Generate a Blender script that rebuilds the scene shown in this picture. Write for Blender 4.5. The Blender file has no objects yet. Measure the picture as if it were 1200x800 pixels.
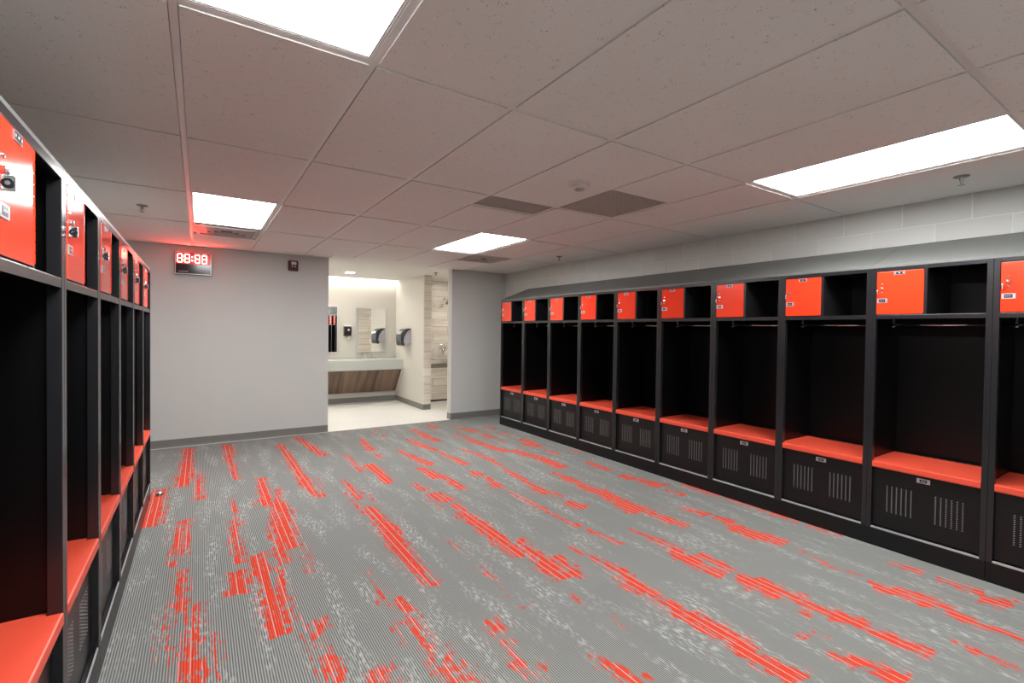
import bpy, bmesh, math, random
from mathutils import Vector, Matrix
random.seed(7)
S = bpy.context.scene
COL = S.collection
PI = math.pi
# ------------------------------------------------------------------ places (metres)
W = 0.6096                 # locker pitch and ceiling module
XR, YR = 3.911, 6.289      # front plane / far end of the long row
XL, YL = -0.344, 1.963     # front plane / first post of the short row
WALLX_R, WALLX_L = 4.43, -0.86
YW = 7.0                   # end wall
YN = -3.3                  # wall behind the viewer
HC = 2.4384
GX, GY = -0.0693, 1.7799   # ceiling grid origin
OX0, OX1 = 1.51, 3.415     # opening to the vanity area
YV = 9.55                  # vanity wall
PX = 3.39                  # partition face
D = 0.50                   # locker depth

# ------------------------------------------------------------------ materials
def mat(name, col=(.5,.5,.5), rough=.5, metal=0., emit=None, estr=0., spec=None, coat=0.):
    m = bpy.data.materials.new(name); m.use_nodes = True
    b = m.node_tree.nodes['Principled BSDF']
    b.inputs['Base Color'].default_value = (*col, 1)
    b.inputs['Roughness'].default_value = rough
    b.inputs['Metallic'].default_value = metal
    if spec is not None: b.inputs['Specular IOR Level'].default_value = spec
    if coat: b.inputs['Coat Weight'].default_value = coat; b.inputs['Coat Roughness'].default_value = .08
    if emit: b.inputs['Emission Color'].default_value = (*emit, 1); b.inputs['Emission Strength'].default_value = estr
    return m
def nd(m, t, **kw):
    n = m.node_tree.nodes.new(t)
    for k, v in kw.items():
        if k in ('operation','blend_type','data_type','noise_dimensions','wave_type','bands_direction','attribute_name','feature','wave_profile','interpolation_type'):
            setattr(n, k, v)
        else: n.inputs[k].default_value = v
    return n
def lk(m, a, b): m.node_tree.links.new(a, b)
def bsdf(m): return m.node_tree.nodes['Principled BSDF']
def noise_bump(m, scale, strength, dist=.002, detail=2):
    c = nd(m, 'ShaderNodeTexCoord'); n = nd(m, 'ShaderNodeTexNoise', Scale=scale, Detail=detail)
    b = nd(m, 'ShaderNodeBump', Strength=strength, Distance=dist)
    lk(m, c.outputs['Object'], n.inputs['Vector']); lk(m, n.outputs['Fac'], b.inputs['Height'])
    lk(m, b.outputs['Normal'], bsdf(m).inputs['Normal'])
def mathn(m, op, a, b=None, clamp=False):
    n = m.node_tree.nodes.new('ShaderNodeMath'); n.operation = op; n.use_clamp = clamp
    for i, v in enumerate((a, b)):
        if v is None: continue
        if isinstance(v, (int, float)): n.inputs[i].default_value = v
        else: lk(m, v, n.inputs[i])
    return n.outputs[0]
def mixc(m, f, a, b):
    n = m.node_tree.nodes.new('ShaderNodeMix'); n.data_type = 'RGBA'
    for s, v in ((n.inputs[0], f), (n.inputs[6], a), (n.inputs[7], b)):
        if isinstance(v, (int, float)): s.default_value = v
        elif isinstance(v, tuple): s.default_value = (*v, 1)
        else: lk(m, v, s)
    return n.outputs[2]
def worldpos(m, scale=(1,1,1)):
    g = nd(m, 'ShaderNodeNewGeometry'); mp = m.node_tree.nodes.new('ShaderNodeMapping')
    mp.inputs['Scale'].default_value = scale
    lk(m, g.outputs['Position'], mp.inputs['Vector']); return mp.outputs['Vector']

M = {}
M['black'] = mat('black_powder_coat', (.0022,.0021,.0024), .36, spec=.28); noise_bump(M['black'], 900, .08, .0006)
M['frameblk'] = mat('satin_black_frame_enamel', (.0125,.0125,.0145), .25, spec=.6)
M['plinth'] = mat('black_plinth_enamel', (.0042,.0040,.0044), .33, spec=.42)
M['rail'] = mat('bare_steel_and_sill_glint', (.52,.52,.53), .35, .35)
M['orange'] = mat('orange_red_enamel', (.84,.046,.014), .13, spec=.5)
M['seat'] = mat('orange_red_seat_enamel', (.82,.088,.046), .36, spec=.5); noise_bump(M['seat'], 400, .05, .0008)
M['chrome'] = mat('chrome', (.75,.75,.76), .14, 1.)
M['plate'] = mat('silver_plate', (.62,.62,.64), .3, .7)
M['ink'] = mat('dark_plate_face', (.012,.014,.02), .3)
M['white'] = mat('white_mark', (.8,.8,.8), .5)
M['slot'] = mat('slot_edge_glint', (.30,.30,.31), .4, .2)  # pale colour stands for light caught on the punched slot edges
M['wall'] = mat('warm_grey_wall_paint', (.53,.53,.51), .55); noise_bump(M['wall'], 260, .12, .001)
M['wall_v'] = mat('vanity_wall_paint', (.56,.54,.49), .55); noise_bump(M['wall_v'], 260, .1, .001)
M['base'] = mat('grey_rubber_baseboard', (.175,.168,.155), .42)
M['tee'] = mat('ceiling_tee_enamel', (.70,.675,.655), .3)
M['gyp'] = mat('smooth_painted_ceiling', (.72,.70,.67), .7)
M['gyp_dull'] = mat('smooth_border_panel', (.70,.68,.66), .8)
M['fixture'] = mat('light_frame_enamel', (.6,.58,.57), .35)
M['lens'] = mat('lit_acrylic_lens', (.9,.9,.9), .4, emit=(.985,1,1.0), estr=9.5)
M['grille'] = mat('perforated_return_grille', (.44,.41,.37), .6)
M['grille_gap'] = mat('grille_perforation', (.22,.20,.18), .7)
M['diff'] = mat('air_diffuser_enamel', (.40,.375,.345), .4)
M['void'] = mat('dark_duct_gap', (.02,.019,.018), .7)
M['plastic_w'] = mat('white_plastic', (.62,.58,.55), .4)
M['brass'] = mat('sprinkler_metal', (.25,.24,.23), .3, .9)
M['red_al'] = mat('dark_red_alarm_plastic', (.075,.001,.006), .3)
M['strobe'] = mat('clear_strobe_lens', (.65,.60,.58), .15)
M['cl_body'] = mat('clock_housing', (.02,.018,.02), .35)
M['cl_face'] = mat('clock_face_glass', (.020,.008,.012), .12)
M['cl_red'] = mat('clock_red_glow_filter', (.42,.006,.012), .25)  # red window; the LED glow round the digits is put into its colour
M['cl_rim'] = mat('clock_rim', (.75,.74,.75), .3, .4)
M['led'] = mat('lit_red_led', (.5,.02,.02), .4, emit=(1,.075,.055), estr=40)
M['counter'] = mat('pale_grey_solid_surface', (.46,.485,.46), .3)
M['mirror'] = mat('mirror_glass', (.93,.94,.93), .015, 1.)
M['soapblk'] = mat('black_dispenser_plastic', (.012,.012,.013), .15, coat=.5)
M['disp'] = mat('pale_lilac_dispenser_plastic', (.46,.45,.52), .3)
M['dispblk'] = mat('smoky_dispenser_cover', (.022,.018,.03), .12, coat=.6)
M['cove'] = mat('lit_cove_strip', (.9,.9,.85), .5, emit=(1,.95,.87), estr=8.5)
M['down'] = mat('lit_downlight_lens', (.9,.9,.85), .5, emit=(1,.945,.86), estr=115)
M['rubber'] = mat('black_rubber', (.015,.015,.015), .6)

# hood: grey enamel sheet
M['hood'] = mat('grey_sheet_hood', (.125,.128,.122), .42); noise_bump(M['hood'], 60, .05, .001)

# ceiling tile: pitted mineral fibre
m = M['tile'] = mat('mineral_fibre_tile', (.5,.45,.42), .85)
p = worldpos(m)
v = nd(m, 'ShaderNodeTexVoronoi', Scale=120., Randomness=1.); lk(m, p, v.inputs['Vector'])
n = nd(m, 'ShaderNodeTexNoise', Scale=28., Detail=2.); lk(m, p, n.inputs['Vector'])
thr = mathn(m, 'MULTIPLY', mathn(m, 'SUBTRACT', n.outputs['Fac'], .42, True), 1.15)
dot = mathn(m, 'LESS_THAN', v.outputs['Distance'], thr)
n2 = nd(m, 'ShaderNodeTexNoise', Scale=1.3, Detail=2.); lk(m, p, n2.inputs['Vector'])
basec = mixc(m, n2.outputs['Fac'], (.70,.67,.645), (.76,.73,.71))
lk(m, mixc(m, dot, basec, (.40,.35,.33)), bsdf(m).inputs['Base Color'])
b = nd(m, 'ShaderNodeBump', Strength=.5, Distance=.002); b.invert = True
lk(m, dot, b.inputs['Height']); lk(m, b.outputs['Normal'], bsdf(m).inputs['Normal'])

# painted block wall: running bond, long face along Y, courses up Z
m = M['block'] = mat('painted_block_wall', (.47,.445,.40), .6)
g = nd(m, 'ShaderNodeNewGeometry'); sx = nd(m, 'ShaderNodeSeparateXYZ'); cx = nd(m, 'ShaderNodeCombineXYZ')
lk(m, g.outputs['Position'], sx.inputs[0])
lk(m, mathn(m, 'SUBTRACT', sx.outputs['Y'], .829), cx.inputs['X'])
lk(m, mathn(m, 'SUBTRACT', sx.outputs['Z'], 2.262 - .2*20), cx.inputs['Y'])
bk = nd(m, 'ShaderNodeTexBrick', Scale=1.); bk.offset = .5; bk.inputs['Mortar Size'].default_value = .0045
bk.inputs['Brick Width'].default_value = .39; bk.inputs['Row Height'].default_value = .2
bk.inputs['Mortar Smooth'].default_value = .3
bk.inputs['Color1'].default_value = (.50,.50,.475,1); bk.inputs['Color2'].default_value = (.54,.54,.515,1); bk.inputs['Mortar'].default_value = (.64,.635,.61,1)
lk(m, cx.outputs[0], bk.inputs['Vector']); lk(m, bk.outputs['Color'], bsdf(m).inputs['Base Color'])
nn = nd(m, 'ShaderNodeTexNoise', Scale=90., Detail=3.); lk(m, g.outputs['Position'], nn.inputs['Vector'])
b = nd(m, 'ShaderNodeBump', Strength=.7, Distance=.006)
lk(m, mathn(m, 'ADD', mathn(m, 'MULTIPLY', bk.outputs['Fac'], -1.), mathn(m, 'MULTIPLY', nn.outputs['Fac'], .25)), b.inputs['Height'])
lk(m, b.outputs['Normal'], bsdf(m).inputs['Normal'])

# striated stone tile: courses up Z, streaks along the wall
def stone(name, axis):
    m = mat(name, (.6,.52,.43), .3)
    g = nd(m, 'ShaderNodeNewGeometry'); s = nd(m, 'ShaderNodeSeparateXYZ'); c = nd(m, 'ShaderNodeCombineXYZ')
    lk(m, g.outputs['Position'], s.inputs[0]); lk(m, s.outputs[axis], c.inputs['X']); lk(m, s.outputs['Z'], c.inputs['Y'])
    bk = nd(m, 'ShaderNodeTexBrick', Scale=1.); bk.offset = .5
    bk.inputs['Mortar Size'].default_value = .003; bk.inputs['Brick Width'].default_value = .61; bk.inputs['Row Height'].default_value = .152
    bk.inputs['Color1'].default_value = (.66,.61,.54,1); bk.inputs['Color2'].default_value = (.80,.76,.70,1); bk.inputs['Mortar'].default_value = (.30,.25,.20,1)
    lk(m, c.outputs[0], bk.inputs['Vector'])
    mp = m.node_tree.nodes.new('ShaderNodeMapping'); mp.inputs['Scale'].default_value = (1.2, 1.2, 26)
    lk(m, g.outputs['Position'], mp.inputs['Vector'])
    n = nd(m, 'ShaderNodeTexNoise', Scale=1., Detail=5.); lk(m, mp.outputs[0], n.inputs['Vector'])
    f = mathn(m, 'MULTIPLY', mathn(m, 'SUBTRACT', n.outputs['Fac'], .45, True), 2.2, True)
    lk(m, mixc(m, f, bk.outputs['Color'], (.47,.40,.32)), bsdf(m).inputs['Base Color'])
    return m
M['stone_x'] = stone('striated_stone_tile', 'X'); M['stone_y'] = stone('striated_stone_tile_return', 'Y')

# vanity floor: large pale tile
m = M['vfloor'] = mat('pale_stone_floor_tile', (.72,.69,.64), .28)
p = worldpos(m); n = nd(m, 'ShaderNodeTexNoise', Scale=3., Detail=4.); lk(m, p, n.inputs['Vector'])
bk = nd(m, 'ShaderNodeTexBrick', Scale=1.); bk.inputs['Brick Width'].default_value = .61; bk.inputs['Row Height'].default_value = .305; bk.inputs['Mortar Size'].default_value = .003
bk.inputs['Color1'].default_value = (.83,.82,.79,1); bk.inputs['Color2'].default_value = (.86,.85,.82,1); bk.inputs['Mortar'].default_value = (.72,.70,.67,1)
lk(m, p, bk.inputs['Vector'])
lk(m, mixc(m, mathn(m,'MULTIPLY',n.outputs['Fac'],.3), bk.outputs['Color'], (.78,.76,.72)), bsdf(m).inputs['Base Color'])

# walnut laminate under the counter: grain across the panel
m = M['walnut'] = mat('walnut_laminate', (.2,.12,.08), .4)
p = worldpos(m, (9, .6, .6)); n = nd(m, 'ShaderNodeTexNoise', Scale=1., Detail=5., Distortion=.6); lk(m, p, n.inputs['Vector'])
f = mathn(m, 'MULTIPLY', mathn(m, 'SUBTRACT', n.outputs['Fac'], .3, True), 2.4, True)
lk(m, mixc(m, f, (.050,.028,.018), (.25,.165,.115)), bsdf(m).inputs['Base Color'])

# carpet: ribbed grey planks, pale flecks, orange-red patches (patch map is a point attribute)
m = M['carpet'] = mat('ribbed_plank_carpet', (.2,.2,.19), .95, spec=.15)
g = nd(m, 'ShaderNodeNewGeometry'); s = nd(m, 'ShaderNodeSeparateXYZ'); lk(m, g.outputs['Position'], s.inputs[0])
X, Y = s.outputs['X'], s.outputs['Y']
def stretched(sx, sy, detail=2., off=0.):
    mp = m.node_tree.nodes.new('ShaderNodeMapping'); mp.inputs['Scale'].default_value = (sx, sy, 1); mp.inputs['Location'].default_value = (off, off, 0)
    lk(m, g.outputs['Position'], mp.inputs['Vector'])
    n = nd(m, 'ShaderNodeTexNoise', Scale=1., Detail=detail); lk(m, mp.outputs[0], n.inputs['Vector']); return n.outputs['Fac']
rib = mathn(m, 'MULTIPLY_ADD', mathn(m, 'SINE', mathn(m, 'MULTIPLY', X, 2*PI/.0105)), .5); m.node_tree.nodes[-1].inputs[2].default_value = .5
at = nd(m, 'ShaderNodeAttribute', attribute_name='patch'); P = at.outputs['Fac']
# planks
cb = nd(m, 'ShaderNodeCombineXYZ'); lk(m, Y, cb.inputs['X']); lk(m, X, cb.inputs['Y'])
bk = nd(m, 'ShaderNodeTexBrick', Scale=1.); bk.offset = .37; bk.inputs['Brick Width'].default_value = 1.; bk.inputs['Row Height'].default_value = .25; bk.inputs['Mortar Size'].default_value = .0015
bk.inputs['Color1'].default_value = (0,0,0,1); bk.inputs['Color2'].default_value = (1,1,1,1); bk.inputs['Mortar'].default_value = (0,0,0,1)
lk(m, cb.outputs[0], bk.inputs['Vector'])
tone = bk.outputs['Color']
grey = mixc(m, rib, (.095,.099,.093), (.365,.370,.355))
grey = mixc(m, mathn(m, 'MULTIPLY', tone, .22), grey, (.18,.185,.175))
fleckn = mathn(m, 'MULTIPLY', mathn(m, 'SUBTRACT', stretched(80, 22, 5., 3.), .485, True), 7., True)
fleckz = mathn(m, 'MULTIPLY', mathn(m, 'SUBTRACT', stretched(9, 1.7, 4., 9.), .485, True), 6., True)
fleck = mathn(m, 'MULTIPLY', fleckn, fleckz)
grey = mixc(m, mathn(m, 'MULTIPLY', fleck, .46), grey, (.66,.67,.645))
streak = stretched(120, 2.6, 3.)
blotch = stretched(26, 15, 4., 5.)
fine = stretched(300, 240, 1., 2.)
v = mathn(m, 'ADD', P, mathn(m, 'ADD', mathn(m, 'MULTIPLY', mathn(m, 'SUBTRACT', streak, .5), 2.5), mathn(m, 'ADD', mathn(m, 'MULTIPLY', mathn(m, 'SUBTRACT', blotch, .5), 2.3), mathn(m, 'MULTIPLY', mathn(m, 'SUBTRACT', fine, .5), .9))))
red = mathn(m, 'MULTIPLY', mathn(m, 'SUBTRACT', v, .51), 6., True)
red = mathn(m, 'MULTIPLY', red, mathn(m, 'GREATER_THAN', P, .04))
redc = mixc(m, rib, (.50,.036,.016), (.80,.085,.043))
# pale pinstripes running through the patches
pin = mathn(m, 'GREATER_THAN', mathn(m, 'SINE', mathn(m, 'MULTIPLY', X, 2*PI/.042)), .955)
redc = mixc(m, mathn(m, 'MULTIPLY', pin, .75), redc, (.60,.56,.54))
lk(m, mixc(m, red, grey, redc), bsdf(m).inputs['Base Color'])
hb = mathn(m, 'ADD', rib, mathn(m, 'MULTIPLY', fine, .8)); b = nd(m, 'ShaderNodeBump', Strength=.35, Distance=.003)
lk(m, hb, b.inputs['Height']); lk(m, b.outputs['Normal'], bsdf(m).inputs['Normal'])

# ------------------------------------------------------------------ mesh helpers
def box(bm, x0, x1, y0, y1, z0, z1, mi=0):
    vs = [bm.verts.new(c) for c in ((x0,y0,z0),(x1,y0,z0),(x1,y1,z0),(x0,y1,z0),(x0,y0,z1),(x1,y0,z1),(x1,y1,z1),(x0,y1,z1))]
    for f in ((0,3,2,1),(4,5,6,7),(0,1,5,4),(1,2,6,5),(2,3,7,6),(3,0,4,7)):
        bm.faces.new([vs[i] for i in f]).material_index = mi
def prism(bm, pts, axis, a, b, mi=0):
    """extrude a closed 2-D outline along an axis; pts are the other two coordinates in xyz order"""
    def mk(p, t):
        return {'x': (t, p[0], p[1]), 'y': (p[0], t, p[1]), 'z': (p[0], p[1], t)}[axis]
    A = [bm.verts.new(mk(p, a)) for p in pts]; B = [bm.verts.new(mk(p, b)) for p in pts]
    n = len(pts)
    fs = [bm.faces.new(A), bm.faces.new(B[::-1])] + [bm.faces.new((A[i], B[i], B[(i+1) % n], A[(i+1) % n])) for i in range(n)]
    for f in fs: f.material_index = mi
    return fs
def tube(bm, pts, r, seg=10, mi=0):
    rings = []
    for i, p in enumerate(pts):
        p = Vector(p); d = (Vector(pts[min(i+1, len(pts)-1)]) - Vector(pts[max(i-1, 0)])).normalized()
        u = d.orthogonal().normalized() if i == 0 else (u - d*u.dot(d)).normalized()
        w = d.cross(u); rr = r[i] if isinstance(r, (list, tuple)) else r
        rings.append([bm.verts.new(p + (u*math.cos(2*PI*k/seg) + w*math.sin(2*PI*k/seg))*rr) for k in range(seg)])
    for a, b in zip(rings, rings[1:]):
        for k in range(seg): bm.faces.new((a[k], a[(k+1) % seg], b[(k+1) % seg], b[k])).material_index = mi
    bm.faces.new(rings[0][::-1]).material_index = mi; bm.faces.new(rings[-1]).material_index = mi
def lathe(bm, prof, mtx=Matrix(), seg=28, mi=0):
    """prof: (r, z) list, turned about local Z then placed by mtx"""
    rings = []
    for r, z in prof:
        rings.append([bm.verts.new(mtx @ Vector((r*math.cos(2*PI*k/seg), r*math.sin(2*PI*k/seg), z))) for k in range(seg)])
    for a, b in zip(rings, rings[1:]):
        for k in range(seg): bm.faces.new((a[k], a[(k+1) % seg], b[(k+1) % seg], b[k])).material_index = mi
    bm.faces.new(rings[0][::-1]).material_index = mi; bm.faces.new(rings[-1]).material_index = mi
def ob(name, bm, mats, parent=None, loc=None, bevel=0., smooth=False):
    bmesh.ops.recalc_face_normals(bm, faces=bm.faces)
    me = bpy.data.meshes.new(name); bm.to_mesh(me); bm.free()
    for mm in (mats if isinstance(mats, (list, tuple)) else [mats]): me.materials.append(M[mm])
    if smooth:
        for p_ in me.polygons: p_.use_smooth = True
    o = bpy.data.objects.new(name, me); COL.objects.link(o)
    if parent: o.parent = parent
    if loc: o.location = loc
    if bevel:
        md = o.modifiers.new('edge', 'BEVEL'); md.width = bevel; md.segments = 2; md.limit_method = 'ANGLE'; md.angle_limit = math.radians(40)
    return o
def empty(name, loc=(0,0,0), rz=0.):
    o = bpy.data.objects.new(name, None); o.empty_display_size = .1; COL.objects.link(o)
    o.location = loc; o.rotation_euler = (0,0,rz); return o
def tag(o, label, cat, group=None):
    o['label'] = label; o['category'] = cat
    if group: o['group'] = group
    return o
def struct(o): o['kind'] = 'structure'; return o
def children(o): return [c for c in bpy.data.objects if c.parent == o]
def copy_tree(o, parent=None):
    c = o.copy(); COL.objects.link(c); c.parent = parent
    for ch in children(o): copy_tree(ch, c)
    return c
nb = bmesh.new

# ------------------------------------------------------------------ carpet with its patch map

CAMP = dict(yaw=33.239, pitch=.9587, roll=.7153, cz=1.4552, f=559.0, cyoff=-3.354)
_y, _p, _r = (math.radians(CAMP[k]) for k in ('yaw','pitch','roll'))
FW = Vector((math.sin(_y)*math.cos(_p), math.cos(_y)*math.cos(_p), -math.sin(_p)))
RT = Vector((math.cos(_y), -math.sin(_y), 0)); UPV = RT.cross(FW)
RR = RT*math.cos(_r) + UPV*math.sin(_r); UU = -RT*math.sin(_r) + UPV*math.cos(_r)
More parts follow.
